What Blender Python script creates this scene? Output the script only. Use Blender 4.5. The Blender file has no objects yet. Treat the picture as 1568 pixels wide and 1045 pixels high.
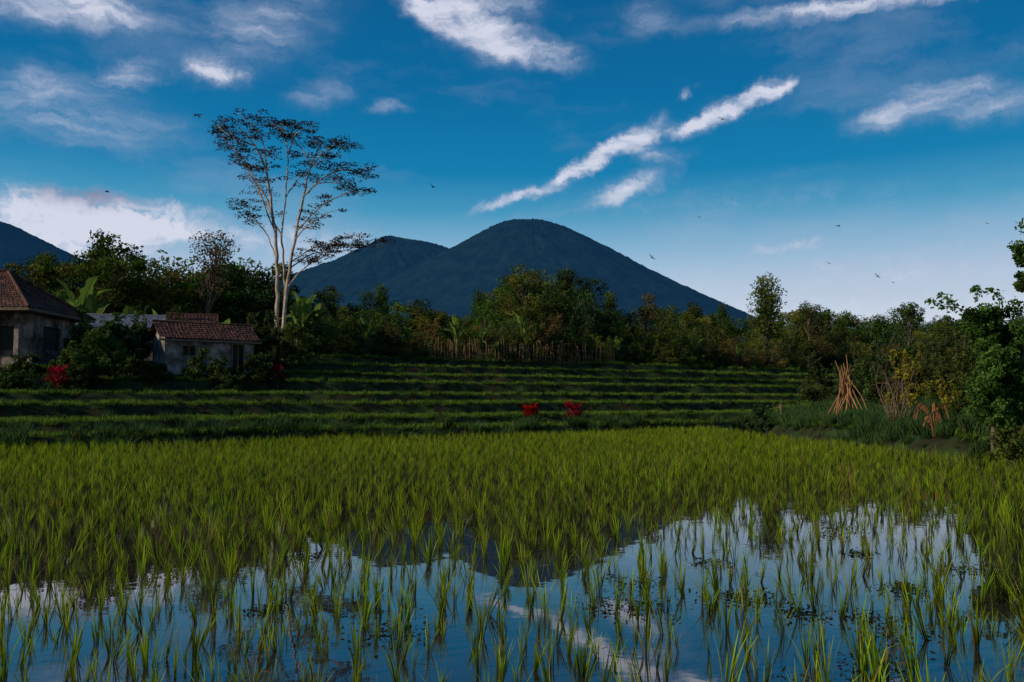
import bpy, math, random
import numpy as np
from mathutils import Vector
rng = np.random.default_rng(7); random.seed(7)
scene = bpy.context.scene
scene.view_settings.view_transform = 'Standard'
scene.view_settings.look = 'None'
scene.view_settings.exposure = 0

# ------------------------------------------------------------------ helpers
class MB:
    def __init__(s): s.v=[];s.f=[];s.c=[];s.m=[];s.s=[];s.n=0
    def add(s, V, F, col, mat=0, smooth=False):
        V=np.asarray(V,float).reshape(-1,3); F=np.asarray(F,int).reshape(-1,4)
        col=np.asarray(col,float)
        if col.ndim==1: col=np.tile(col,(len(V),1))
        s.v.append(V); s.f.append(F+s.n); s.c.append(col); s.n+=len(V)
        s.m.append(np.full(len(F),mat)); s.s.append(np.full(len(F),smooth))
    def mesh(s,name,mats):
        V=np.concatenate(s.v);F=np.concatenate(s.f);C=np.concatenate(s.c)
        me=bpy.data.meshes.new(name)
        me.vertices.add(len(V)); me.vertices.foreach_set('co',V.astype(np.float32).ravel())
        me.loops.add(len(F)*4); me.loops.foreach_set('vertex_index',F.astype(np.int32).ravel())
        me.polygons.add(len(F)); me.polygons.foreach_set('loop_start',np.arange(0,len(F)*4,4,dtype=np.int32))
        try: me.polygons.foreach_set('loop_total',np.full(len(F),4,dtype=np.int32))
        except Exception: pass
        for m in mats: me.materials.append(m)
        me.polygons.foreach_set('material_index',np.concatenate(s.m).astype(np.int32))
        me.polygons.foreach_set('use_smooth',np.concatenate(s.s).astype(bool))
        a=me.color_attributes.new('Col','FLOAT_COLOR','POINT')
        a.data.foreach_set('color',np.c_[C,np.ones(len(C))].astype(np.float32).ravel())
        me.update(calc_edges=True)
        return me
    def obj(s,name,mats,loc=(0,0,0),rz=0,parent=None,link=True):
        o=bpy.data.objects.new(name,s.mesh(name,mats)); o.location=loc; o.rotation_euler=(0,0,rz)
        if link: scene.collection.objects.link(o)
        if parent: o.parent=parent
        return o

def norm(a): return a/np.maximum(np.linalg.norm(a,axis=-1,keepdims=True),1e-9)

def tube(mb,pts,rad,sides=6,col=(.2,.15,.1),mat=0):
    pts=np.asarray(pts,float); k=len(pts); rad=np.broadcast_to(np.asarray(rad,float),(k,))
    T=norm(np.gradient(pts,axis=0)); ref=np.where(np.abs(T[:,2:3])>.9,[[1.,0,0]],[[0,0,1.]])
    A=norm(np.cross(T,ref)); B=np.cross(T,A)
    th=np.arange(sides)/sides*2*math.pi
    V=pts[:,None]+rad[:,None,None]*(A[:,None]*np.cos(th)[None,:,None]+B[:,None]*np.sin(th)[None,:,None])
    F=[]
    for i in range(k-1):
        for j in range(sides):
            F.append((i*sides+j,i*sides+(j+1)%sides,(i+1)*sides+(j+1)%sides,(i+1)*sides+j))
    mb.add(V.reshape(-1,3),F,col,mat,True)

def smooth_path(ctrl,n=8):
    c=np.asarray(ctrl,float); t=np.linspace(0,len(c)-1,(len(c)-1)*n+1)
    out=[]
    for tt in t:
        i=min(int(tt),len(c)-2); f=tt-i
        p0=c[max(i-1,0)];p1=c[i];p2=c[i+1];p3=c[min(i+2,len(c)-1)]
        out.append(.5*((2*p1)+(-p0+p2)*f+(2*p0-5*p1+4*p2-p3)*f*f+(-p0+3*p1-3*p2+p3)*f**3))
    return np.array(out)

def leaves(mb,P,L,W,col,mat=0,flat=0.0,droop=0.0):
    """rhombic leaves, random orientation, flat=bias of normals to vertical"""
    N=len(P)
    a=norm(rng.normal(size=(N,3))*np.array([1,1,1-.8*flat])-np.array([0,0,droop]))
    r=norm(rng.normal(size=(N,3))+np.array([0,0,2.5*flat]))
    b=norm(np.cross(a,r)); 
    L=(np.broadcast_to(L,(N,))*rng.uniform(.7,1.3,N))[:,None]; W=(np.broadcast_to(W,(N,))*rng.uniform(.7,1.3,N))[:,None]
    nrm=np.cross(a,b)
    V=np.stack([P-a*L*.5,P+b*W*.5+nrm*W*.15-a*L*.08,P+a*L*.5,P-b*W*.5+nrm*W*.15-a*L*.08],1).reshape(-1,3)
    F=np.arange(N*4).reshape(-1,4)
    col=np.asarray(col); 
    if col.ndim==1: col=np.tile(col,(N,1))
    col=col*rng.uniform(.75,1.25,(N,1))
    mb.add(V,F,np.repeat(col,4,0),mat)

def blades(mb,base,az,h,lean,w,c0,c1,segs=4,mat=0,curl=1.0):
    """grass blades: arrays"""
    N=len(base); t=np.linspace(0,1,segs+1)
    d=np.stack([np.cos(az),np.sin(az),0*az],1); side=np.stack([-np.sin(az+.6),np.cos(az+.6),0*az],1)
    V=np.zeros((N,segs+1,2,3)); C=np.zeros((N,segs+1,2,3))
    for i,tt in enumerate(t):
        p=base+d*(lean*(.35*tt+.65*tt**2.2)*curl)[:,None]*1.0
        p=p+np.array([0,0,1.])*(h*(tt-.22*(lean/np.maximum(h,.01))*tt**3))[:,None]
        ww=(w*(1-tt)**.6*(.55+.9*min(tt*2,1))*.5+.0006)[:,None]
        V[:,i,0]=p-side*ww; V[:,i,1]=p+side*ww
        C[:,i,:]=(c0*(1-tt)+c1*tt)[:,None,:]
    F=[]
    for i in range(segs):
        F.append([2*i,2*i+1,2*i+3,2*i+2])
    F=np.array(F)[None]+(np.arange(N)*(segs+1)*2)[:,None,None]
    mb.add(V.reshape(-1,3),F.reshape(-1,4),C.reshape(-1,3),mat)

def box(mb,c,s,col=(.5,.5,.5),mat=0):
    c=np.array(c,float);s=np.array(s,float)/2
    V=[c+s*np.array(k) for k in [(-1,-1,-1),(1,-1,-1),(1,1,-1),(-1,1,-1),(-1,-1,1),(1,-1,1),(1,1,1),(-1,1,1)]]
    mb.add(V,[(0,3,2,1),(4,5,6,7),(0,1,5,4),(1,2,6,5),(2,3,7,6),(3,0,4,7)],col,mat)

def sstep(a,b,x):
    t=np.clip((x-a)/(b-a),0,1); return t*t*(3-2*t)

# ------------------------------------------------------------------ materials
def newmat(name):
    m=bpy.data.materials.new(name); m.use_nodes=True; nt=m.node_tree; nt.nodes.clear()
    return m,nt,nt.nodes.new,nt.links.new
def foliage_mat(name,trans=.35,var=.25,huev=.03,gloss=0.0):
    m,nt,N,L=newmat(name)
    at=N('ShaderNodeAttribute'); at.attribute_name='Col'
    oi=N('ShaderNodeObjectInfo')
    mr=N('ShaderNodeMapRange'); mr.inputs[3].default_value=1-var; mr.inputs[4].default_value=1+var
    L(oi.outputs['Random'],mr.inputs[0])
    mh=N('ShaderNodeMath'); mh.operation='MULTIPLY_ADD'; mh.inputs[1].default_value=13.7; mh.inputs[2].default_value=0; L(oi.outputs['Random'],mh.inputs[0])
    fr=N('ShaderNodeMath'); fr.operation='FRACT'; L(mh.outputs[0],fr.inputs[0])
    mr2=N('ShaderNodeMapRange'); mr2.inputs[3].default_value=.5-huev; mr2.inputs[4].default_value=.5+huev; L(fr.outputs[0],mr2.inputs[0])
    hs=N('ShaderNodeHueSaturation'); L(at.outputs['Color'],hs.inputs['Color']); L(mr.outputs[0],hs.inputs['Value']); L(mr2.outputs[0],hs.inputs['Hue'])
    p=N('ShaderNodeBsdfDiffuse'); L(hs.outputs[0],p.inputs['Color'])
    t=N('ShaderNodeBsdfTranslucent'); L(hs.outputs[0],t.inputs['Color'])
    mx=N('ShaderNodeMixShader'); mx.inputs[0].default_value=trans; L(p.outputs[0],mx.inputs[1]); L(t.outputs[0],mx.inputs[2])
    o=N('ShaderNodeOutputMaterial'); L(mx.outputs[0],o.inputs[0]); return m
def noisy_mat(name,c1,c2,scale=5,rough=.85,bump=.3,detail=6,attr=False,spec=.3,stretch=(1,1,1),c3=None):
    m,nt,N,L=newmat(name)
    tc=N('ShaderNodeTexCoord'); mp=N('ShaderNodeMapping'); mp.inputs['Scale'].default_value=stretch; L(tc.outputs['Object'],mp.inputs[0])
    n=N('ShaderNodeTexNoise'); n.inputs['Scale'].default_value=scale; n.inputs['Detail'].default_value=detail; n.inputs['Roughness'].default_value=.65; L(mp.outputs[0],n.inputs[0])
    r=N('ShaderNodeValToRGB'); r.color_ramp.elements[0].position=.35; r.color_ramp.elements[1].position=.65
    r.color_ramp.elements[0].color=(*c1,1); r.color_ramp.elements[1].color=(*c2,1)
    if c3: e=r.color_ramp.elements.new(.5); e.color=(*c3,1)
    L(n.outputs[0],r.inputs[0])
    p=N('ShaderNodeBsdfPrincipled'); p.inputs['Roughness'].default_value=rough; p.inputs['Specular IOR Level'].default_value=spec
    col=r.outputs[0]
    if attr:
        at=N('ShaderNodeAttribute'); at.attribute_name='Col'
        mx=N('ShaderNodeMix'); mx.data_type='RGBA'; mx.blend_type='MULTIPLY'; mx.inputs[0].default_value=1
        L(col,mx.inputs[6]); L(at.outputs['Color'],mx.inputs[7]); col=mx.outputs[2]
    L(col,p.inputs['Base Color'])
    b=N('ShaderNodeBump'); b.inputs['Strength'].default_value=bump; b.inputs['Distance'].default_value=.05; L(n.outputs[0],b.inputs['Height']); L(b.outputs[0],p.inputs['Normal'])
    o=N('ShaderNodeOutputMaterial'); L(p.outputs[0],o.inputs[0]); return m

M_rice=foliage_mat('rice_leaf',.45,.32,.018)
M_grass=foliage_mat('grass_leaf',.35,.3,.02)
M_leaf=foliage_mat('tree_leaf',.3,.4,.035)
M_leafd=foliage_mat('broad_leaf',.3,.1,.01)
M_bark=noisy_mat('bark',(.05,.038,.026),(.13,.10,.07),9,.9,.5,stretch=(1,1,.25))
M_palebark=noisy_mat('pale_bark',(.12,.09,.07),(.46,.37,.29),3,.8,.4,stretch=(1,1,.5))
M_bamboo=noisy_mat('dry_bamboo',(.12,.075,.04),(.32,.22,.12),7,.8,.3,attr=True)
M_wood=noisy_mat('old_wood',(.07,.045,.03),(.19,.13,.085),8,.85,.3)
M_plaster=noisy_mat('stained_plaster',(.045,.033,.026),(.34,.29,.25),1.5,.9,.2,c3=(.15,.12,.10),detail=10)
M_tile=noisy_mat('clay_roof_tile',(.02,.011,.009),(.15,.052,.035),2.6,.9,.3,c3=(.065,.027,.02),detail=10)
M_grey=noisy_mat('corrugated_roof',(.08,.09,.11),(.19,.20,.23),2,.6,.2)
M_dark=noisy_mat('dark_opening',(.01,.009,.008),(.02,.018,.015),3,.6,.1)
M_bird=noisy_mat('bird_feather',(.012,.012,.014),(.03,.03,.035),30,.7,.1)

# ------------------------------------------------------------------ terrain
E=np.array([.831,.556]); NR=np.array([-.556,.831])
NK=[0.3,3.3,7.5,10.4,14.5,17.6,21.3,24.4]
ZK=[.30,.74,1.38,1.9,2.66,3.26,4.0,4.7]
def wob(x,y): return .32*np.sin(x*.17+y*.31+1)+.25*np.sin(x*.35+y*.2)+.15*np.sin(x*.9-y*.6)+.09*np.sin(x*2.1+y*1.7)
def nval(x,y): return (x+17.3)*NR[0]+(y-29)*NR[1]
def yN(b,n): return (n+9.62+24.1)/(.831-.556*b)      # depth at which bearing b meets contour n
def H(x,y):
    x=np.asarray(x,float);y=np.asarray(y,float)
    n=nval(x,y)+wob(x,y)
    z=np.full(np.broadcast(x,y).shape,-.14)
    prev=-.14
    for k_,(nk,zk) in enumerate(zip(NK,ZK)):
        nq=nk+(.35*np.sin(x*.21+k_*2.1)+.12*np.sin(x*1.3+k_) if k_ else 0)
        z=z+(zk-prev)*sstep(nq-.5,nq,n); 
        z=z+.09*np.exp(-((n-nq-.3)/.25)**2)
        prev=zk
    z=z+np.clip(n-26,0,60)*.035
    pl=3.45+np.clip(n-34,0,60)*.05
    t=sstep(-1,1,-(x+.27*y)+.5)
    z=np.where(n>17.6,np.minimum(z,z*(1-t)+np.minimum(z,pl)*t),z)
    r=x-13.4+.3*np.sin(y*.5)+.15*np.sin(y*1.7)
    zb=.38+.1*np.clip(r,0,14)+.06*np.sin(x*1.3)*np.sin(y*1.1)
    zb=-.14+(zb+.14)*sstep(0,.7,r)
    z=np.maximum(z,zb)
    zn=-.14+.4*sstep(3.2,2.4,y)
    z=np.maximum(z,zn)
    dist=np.hypot(x,y)
    z=z+sstep(150,1500,dist)*6
    z=z+.03*np.sin(x*3.1)*np.sin(y*2.7)
    return z
def spaced(a,b,fine,lo,hi,k=22):
    core=np.arange(a,b+1e-6,fine)
    l=a-np.geomspace(fine,a-lo,k)[::-1] if lo<a else np.array([])
    r=b+np.geomspace(fine,hi-b,k)
    return np.concatenate([l,core,r])
xs=spaced(-42,56,.38,-14000,14000,34); ys=spaced(1,112,.36,-6000,14000,34)
X,Y=np.meshgrid(xs,ys); Z=H(X,Y)
nx,ny=len(xs),len(ys)
I=np.arange(nx*ny).reshape(ny,nx)
F=np.stack([I[:-1,:-1],I[:-1,1:],I[1:,1:],I[1:,:-1]],-1).reshape(-1,4)
mb=MB(); mb.add(np.stack([X,Y,Z],-1).reshape(-1,3),F,(.5,.5,.5),0,True)
m,nt,N,L=newmat('earth_and_turf')
tc=N('ShaderNodeTexCoord'); no=N('ShaderNodeTexNoise'); no.inputs['Scale'].default_value=1.1; no.inputs['Detail'].default_value=8; L(tc.outputs['Object'],no.inputs[0])
r=N('ShaderNodeValToRGB'); r.color_ramp.elements[0].position=.38; r.color_ramp.elements[0].color=(.022,.017,.010,1); r.color_ramp.elements[1].position=.62; r.color_ramp.elements[1].color=(.024,.046,.012,1)
L(no.outputs[0],r.inputs[0])
p=N('ShaderNodeBsdfPrincipled'); p.inputs['Roughness'].default_value=.95; p.inputs['Specular IOR Level'].default_value=.1
L(r.outputs[0],p.inputs['Base Color']); b=N('ShaderNodeBump'); b.inputs['Strength'].default_value=.6; b.inputs['Distance'].default_value=.1; L(no.outputs[0],b.inputs['Height']); L(b.outputs[0],p.inputs['Normal'])
o=N('ShaderNodeOutputMaterial'); L(p.outputs[0],o.inputs[0])
mb.obj('ground',[m])

# water
m,nt,N,L=newmat('paddy_water')
tc=N('ShaderNodeTexCoord'); no=N('ShaderNodeTexNoise'); no.inputs['Scale'].default_value=2.2; no.inputs['Detail'].default_value=3; L(tc.outputs['Object'],no.inputs[0])
b=N('ShaderNodeBump'); b.inputs['Strength'].default_value=.06; b.inputs['Distance'].default_value=.02; L(no.outputs[0],b.inputs['Height'])
p=N('ShaderNodeBsdfPrincipled'); p.inputs['Base Color'].default_value=(.03,.024,.02,1); p.inputs['Roughness'].default_value=.015; p.inputs['IOR'].default_value=2.6
L(b.outputs[0],p.inputs['Normal']); o=N('ShaderNodeOutputMaterial'); L(p.outputs[0],o.inputs[0])
mb=MB()
mb.add([(-60,2.2,0),(14.6,2.2,0),(14.6,53.5,0),(-60,4,0)],[(0,1,2,3)],(0,0,0))
mb.obj('paddy_water',[m])

# ------------------------------------------------------------------ scatter
def scatter(name,pts,rot,scl,idx,objs):
    coll=bpy.data.collections.new(name+'_variants')
    for o in objs: coll.objects.link(o)
    me=bpy.data.meshes.new(name); n=len(pts)
    me.vertices.add(n); me.vertices.foreach_set('co',np.asarray(pts,np.float32).ravel())
    a=me.attributes.new('rv','FLOAT_VECTOR','POINT'); a.data.foreach_set('vector',np.asarray(rot,np.float32).ravel())
    a=me.attributes.new('sv','FLOAT_VECTOR','POINT'); a.data.foreach_set('vector',np.asarray(scl,np.float32).ravel())
    a=me.attributes.new('ix','INT','POINT'); a.data.foreach_set('value',np.asarray(idx,np.int32).ravel())
    me.update()
    ob=bpy.data.objects.new(name,me); scene.collection.objects.link(ob)
    ng=bpy.data.node_groups.new(name,'GeometryNodeTree')
    ng.interface.new_socket('Geometry',in_out='INPUT',socket_type='NodeSocketGeometry')
    ng.interface.new_socket('Geometry',in_out='OUTPUT',socket_type='NodeSocketGeometry')
    N=ng.nodes.new; L=ng.links.new
    gi=N('NodeGroupInput'); go=N('NodeGroupOutput'); ip=N('GeometryNodeInstanceOnPoints'); ci=N('GeometryNodeCollectionInfo')
    ci.inputs['Collection'].default_value=coll; ci.inputs['Separate Children'].default_value=True; ci.inputs['Reset Children'].default_value=True
    def na(nm,t):
        q=N('GeometryNodeInputNamedAttribute'); q.data_type=t; q.inputs['Name'].default_value=nm
        return q.outputs['Attribute']
    L(gi.outputs[0],ip.inputs['Points']); L(ci.outputs[0],ip.inputs['Instance']); ip.inputs['Pick Instance'].default_value=True
    L(na('ix','INT'),ip.inputs['Instance Index']); L(na('rv','FLOAT_VECTOR'),ip.inputs['Rotation']); L(na('sv','FLOAT_VECTOR'),ip.inputs['Scale'])
    L(ip.outputs[0],go.inputs[0])
    md=ob.modifiers.new('scatter','NODES'); md.node_group=ng
    return ob

def rice_clump(name,nb,h,spread):
    mb=MB(); az=rng.uniform(0,2*math.pi,nb); rr=rng.uniform(0,.016,nb)
    base=np.stack([np.cos(az)*rr,np.sin(az)*rr,np.full(nb,-.03)],1)
    hh=h*rng.uniform(.45,1.1,nb); lean=hh*rng.uniform(.02,spread,nb)
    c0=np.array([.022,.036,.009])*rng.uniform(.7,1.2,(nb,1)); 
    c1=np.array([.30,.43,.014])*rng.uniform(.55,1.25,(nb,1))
    dead=rng.random(nb)<.12; c0[dead]=[.10,.065,.03]; c1[dead]=[.24,.17,.07]
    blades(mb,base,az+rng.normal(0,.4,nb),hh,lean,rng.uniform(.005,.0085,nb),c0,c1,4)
    return mb.obj(name,[M_rice],link=False)
rv=[rice_clump('rice_clump_%02d'%i,int(rng.integers(6,14)),.36,[.22,.3,.45,.16,.5,.28][i%6]) for i in range(14)]
sp=.268
gx=np.arange(-34,14.4,sp); gy=np.arange(3.3,54,sp)
GX,GY=np.meshgrid(gx,gy); x=GX.ravel();y=GY.ravel()
# rows run slightly obliquely
ca,sa=math.cos(.12),math.sin(.12); x,y=x*ca-y*sa*.6,y+x*sa*.3
x=np.concatenate([x,rng.uniform(-6,6,170)]); y=np.concatenate([y,rng.uniform(4.4,8,170)])
j=.045
x=x+rng.normal(0,j,x.size)+.12*np.sin(y*.7); y=y+rng.normal(0,j,y.size)+.1*np.sin(x*.5)
vis=(np.abs(x)<y*.66+2.)&(nval(x,y)+wob(x,y)<-.25)&(x<13.5)&(y>3.2)
gap=.5+.5*np.sin(x*1.3+1.3*np.sin(y*.9))*np.sin(y*1.1+x*.35)
open_right=np.clip((x/y-.12)/.15,0,1)*np.clip((.56-x/y)/.1,0,1)*np.clip((17-y)/5,0,1)
drop=np.where(y<10,.03+.12*gap,.04+.10*gap*(y<18))+.24*open_right*(.3+.7*gap)
keep=rng.random(x.size)>drop
s=vis&keep; x=x[s];y=y[s]; n=len(x)
sc=rng.uniform(.5,1.15,n)*(1+.14*np.sin(x*.5)*np.sin(y*.4))
sc=sc*np.where(y<7.5,.95,1)
sc=np.stack([sc*rng.uniform(.8,1.35,n),sc*rng.uniform(.8,1.35,n),sc],1)
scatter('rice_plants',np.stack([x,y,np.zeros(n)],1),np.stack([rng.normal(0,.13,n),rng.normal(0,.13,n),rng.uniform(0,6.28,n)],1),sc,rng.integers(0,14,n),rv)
print('rice',n)

def tuft(name,nb,h,rad,spread,c0,c1,w=.012,dead=.1):
    mb=MB(); az=rng.uniform(0,2*math.pi,nb); rr=rng.uniform(0,rad,nb); a2=rng.uniform(0,6.28,nb)
    base=np.stack([np.cos(a2)*rr,np.sin(a2)*rr,np.full(nb,-.03)],1)
    hh=h*rng.uniform(.45,1.1,nb); lean=hh*rng.uniform(.1,spread,nb)
    C0=np.array(c0)*rng.uniform(.6,1.2,(nb,1)); C1=np.array(c1)*rng.uniform(.6,1.3,(nb,1))
    d=rng.random(nb)<dead; C0[d]=[.10,.08,.03]; C1[d]=[.18,.15,.05]
    blades(mb,base,az,hh,lean,rng.uniform(.7,1.4,nb)*w,C0,C1,3)
    return mb.obj(name,[M_grass],link=False)
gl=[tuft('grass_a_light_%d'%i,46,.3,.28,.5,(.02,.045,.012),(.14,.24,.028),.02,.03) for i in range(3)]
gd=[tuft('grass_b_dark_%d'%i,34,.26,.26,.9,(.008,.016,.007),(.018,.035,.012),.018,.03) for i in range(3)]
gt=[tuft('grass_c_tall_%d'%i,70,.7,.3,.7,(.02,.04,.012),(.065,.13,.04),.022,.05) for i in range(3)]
N0=90000
x=rng.uniform(-42,60,N0); y=rng.uniform(18,112,N0)
nn=nval(x,y)+wob(x,y)
ok=((nn>-.35)|(x>13.5))&(np.abs(x)<y*.64+3)&(nn<29)&((y<75)|(rng.random(N0)<.6))
x=x[ok];y=y[ok];nn=nn[ok];n=len(x)
z=H(x,y); hx=(H(x+.15,y)-z)/.15; hy=(H(x,y+.15)-z)/.15; slope=np.hypot(hx,hy)
patch=.5+.5*np.sin(x*.41+np.sin(y*.3)*2)*np.sin(y*.53+x*.17+1.5*np.sin(x*.23))
idx=rng.integers(0,3,n); 
idx=np.where((slope>.4)|(rng.random(n)<.03+.25*patch**2),3+rng.integers(0,3,n),idx)
rb=(x>13.4)&(nn<1)
idx=np.where(rb&(rng.random(n)<.5),3+rng.integers(0,3,n),idx)
tall=(nn<1.2)&(rng.random(n)<.2)|(rb&(rng.random(n)<.14))|(rng.random(n)<.012)|((slope>.4)&(rng.random(n)<.02))
idx=np.where(tall,6+rng.integers(0,3,n),idx)
s1=rng.uniform(.5,1.25,n)*np.where((slope>.4)&~tall,.7,1)
s1=np.where(tall&(nn>2),s1*.75,s1)
s1=np.where(y>75,s1*1.3,s1)
keep=rng.random(n)>np.where(slope>.4,.2,.05)
x,y,z,s1,idx=x[keep],y[keep],z[keep],s1[keep],idx[keep]; n=len(x)
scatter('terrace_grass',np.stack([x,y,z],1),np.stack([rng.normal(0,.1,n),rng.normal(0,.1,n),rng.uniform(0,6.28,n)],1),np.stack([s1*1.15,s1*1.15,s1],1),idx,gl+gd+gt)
print('grass',n)

mb=MB(); K=2600
cc=np.stack([rng.uniform(-5,6,26),rng.uniform(4.5,12,26)],1); cc[:16,0]=rng.uniform(.8,4.8,16); cc[:16,1]=rng.uniform(5,9,16)
ci_=rng.integers(0,26,K); ext=rng.uniform(.05,.2,26)[ci_]
PP=np.stack([cc[ci_,0]+rng.normal(0,1,K)*ext,cc[ci_,1]+rng.normal(0,1,K)*ext*1.2,rng.uniform(.004,.03,K)],1)
leaves(mb,PP,.045,.02,np.array([.022,.028,.012]),0,flat=.85)
q=rng.uniform(0,1,(320,2)); PP=np.stack([-6+13*q[:,0],4.6+9*q[:,1],np.full(320,.012)],1); leaves(mb,PP,.18,.008,np.array([.12,.08,.04]),0,flat=1.0)
mb.obj('floating_weeds',[M_grass])
# coarse reeds standing in the water near the right edge
mb=MB()
for i in range(9):
    c=np.array([rng.uniform(3.75,4.6),rng.uniform(6.6,7.6),-.03]); nb=26; a2=rng.uniform(0,6.28,nb)
    blades(mb,c+np.stack([np.cos(a2)*.05,np.sin(a2)*.05,0*a2],1),a2,rng.uniform(.15,.42,nb),rng.uniform(.02,.22,nb),rng.uniform(.008,.014,nb),np.tile([.015,.025,.008],(nb,1)),np.tile([.07,.11,.015],(nb,1)),4)
mb.obj('reeds',[M_grass])

# ------------------------------------------------------------------ trees
def clump(mb,c,rad,n,L,W,col,flat=.3,shape=(1,1,.75)):
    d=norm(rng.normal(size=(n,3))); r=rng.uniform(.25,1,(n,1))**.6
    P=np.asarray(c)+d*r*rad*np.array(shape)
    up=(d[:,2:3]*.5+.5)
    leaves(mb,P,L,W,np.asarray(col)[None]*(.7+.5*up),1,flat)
def limb(mb,p,q,r0,r1,bend=.15,col=(1,1,1),sides=5):
    p=np.array(p,float);q=np.array(q,float); m_=(p+q)/2+rng.normal(0,1,3)*np.linalg.norm(q-p)*bend*.4+np.array([0,0,np.linalg.norm(q-p)*bend*.3])
    pts=smooth_path([p,m_,q],4); tube(mb,pts,np.linspace(r0,r1,len(pts)),sides,col,0); return pts
def make_tree(name,h,cr,nclump,col,trunk_h=.35,leaf=.32,link=False,bark=None,shape='round',per=100,cs=1.0):
    mb=MB(); top=np.array([rng.normal(0,.04*h),rng.normal(0,.04*h),h*.9])
    tp=smooth_path([(0,0,-.3),(rng.normal(0,.1),rng.normal(0,.1),h*.3),tuple(top*np.array([.6,.6,.68])),tuple(top)],5)
    tube(mb,tp,np.linspace(.018*h,.004*h,len(tp)),7,(1,1,1),0)
    for i in range(nclump):
        f=rng.uniform(trunk_h,.95)
        if shape=='round': rad=cr*math.sqrt(max(.06,1-((f-.6)/.48)**2))
        elif shape=='cone': rad=cr*(1.1-f)*1.3
        else: rad=cr*(.5+.5*f)
        a=rng.uniform(0,6.28); rr=rad*rng.uniform(.2,1.05)
        c=np.array([math.cos(a)*rr,math.sin(a)*rr,h*f])
        c[:2]+=top[:2]*f
        k=int(np.clip((f-.18)*len(tp),1,len(tp)-1)); limb(mb,tp[k],c,.006*h,.0015*h,.2)
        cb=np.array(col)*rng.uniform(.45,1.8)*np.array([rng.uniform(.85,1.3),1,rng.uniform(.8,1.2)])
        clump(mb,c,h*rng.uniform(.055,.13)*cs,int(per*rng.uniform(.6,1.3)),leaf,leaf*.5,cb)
    return mb.obj(name,[bark or M_bark,M_leaf],link=link)
G1=(.042,.078,.014);G2=(.07,.10,.015);G3=(.028,.055,.018);G4=(.11,.12,.018);G5=(.10,.065,.02)
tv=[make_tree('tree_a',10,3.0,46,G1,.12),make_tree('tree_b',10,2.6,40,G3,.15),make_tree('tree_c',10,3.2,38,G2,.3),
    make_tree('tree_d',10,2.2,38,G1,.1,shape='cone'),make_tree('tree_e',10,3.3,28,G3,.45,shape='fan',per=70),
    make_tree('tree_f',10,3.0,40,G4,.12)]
def make_bush(name,col,h=3.,w=1.9,nc=22,leaf=.2):
    mb=MB()
    for i in range(nc):
        a=rng.uniform(0,6.28); rr=w*math.sqrt(rng.random()); f=rng.uniform(.1,1)*(1-.5*(rr/w)**2)
        c=np.array([math.cos(a)*rr,math.sin(a)*rr,h*f]); limb(mb,(0,0,-.1),c,.04,.01,.3)
        clump(mb,c,rng.uniform(.3,.65),80,leaf,leaf*.5,np.array(col)*rng.uniform(.5,1.7),.2)
    for i in range(12):
        a=rng.uniform(0,6.28); q=np.array([math.cos(a)*w*.8,math.sin(a)*w*.8,h*rng.uniform(.9,1.4)])
        pts=limb(mb,(0,0,h*.3),q,.025,.006,.2)
        leaves(mb,pts[-5:].repeat(8,0)+rng.normal(0,.13,(40,3)),leaf,leaf*.4,np.array(col)*1.2,1)
    return mb.obj(name,[M_bark,M_leaf],link=False)
bv=[make_bush('tree_g_bush1',G1),make_bush('tree_h_bush2',G2),make_bush('tree_i_bush3',G4),make_bush('tree_j_bush4',G5),make_bush('tree_k_bush5',G3)]

M_bananastem=noisy_mat('banana_stem',(.07,.08,.03),(.16,.17,.06),6,.6,.2)
def banana_mesh(name,h=3.2,nl=9,col=(.11,.18,.03)):
    mb=MB(); tube(mb,smooth_path([(0,0,-.2),(.03,0,h*.25),(0,.03,h*.42)],4),np.linspace(.12,.06,9),8,(1,1,1),0)
    for i in range(nl):
        a=i*2.4+rng.uniform(-.3,.3); up=rng.uniform(.5,1.15); Ln=h*rng.uniform(.5,.72)
        d=np.array([math.cos(a),math.sin(a),0]); s=np.array([-math.sin(a),math.cos(a),0]); b0=np.array([0,0,h*.38])
        t=np.linspace(0,1,15); hor=Ln*(t*.35+.4*t**2)*(1.3-up*.85); ver=Ln*(t*(.55+.6*up)-(.95-.55*up)*t**2.3*.9)
        C=b0+d*hor[:,None]+np.array([0,0,1])*ver[:,None]
        w=.27*h/3.2*np.sin(np.clip((t-.12)/.88,0,1)*math.pi*.93+.08)**.6; w[t<.12]=.02
        cc=np.array(col)*rng.uniform(.6,1.5)
        for sg in (1,-1):
            wj=w*rng.uniform(.45,1.1,15)
            O=C+sg*s*wj[:,None]+np.array([0,0,1])*(wj*(.35 if up>.8 else -.35))[:,None]
            V=np.stack([C,O],1).reshape(-1,3); F=[(2*k,2*k+1,2*k+3,2*k+2) for k in range(14)]
            mb.add(V,F,cc,1)
        tube(mb,C,np.linspace(.03,.008,15),4,(.8,1,.5),0)
    return mb.mesh(name,[M_bananastem,M_leafd])

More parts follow.
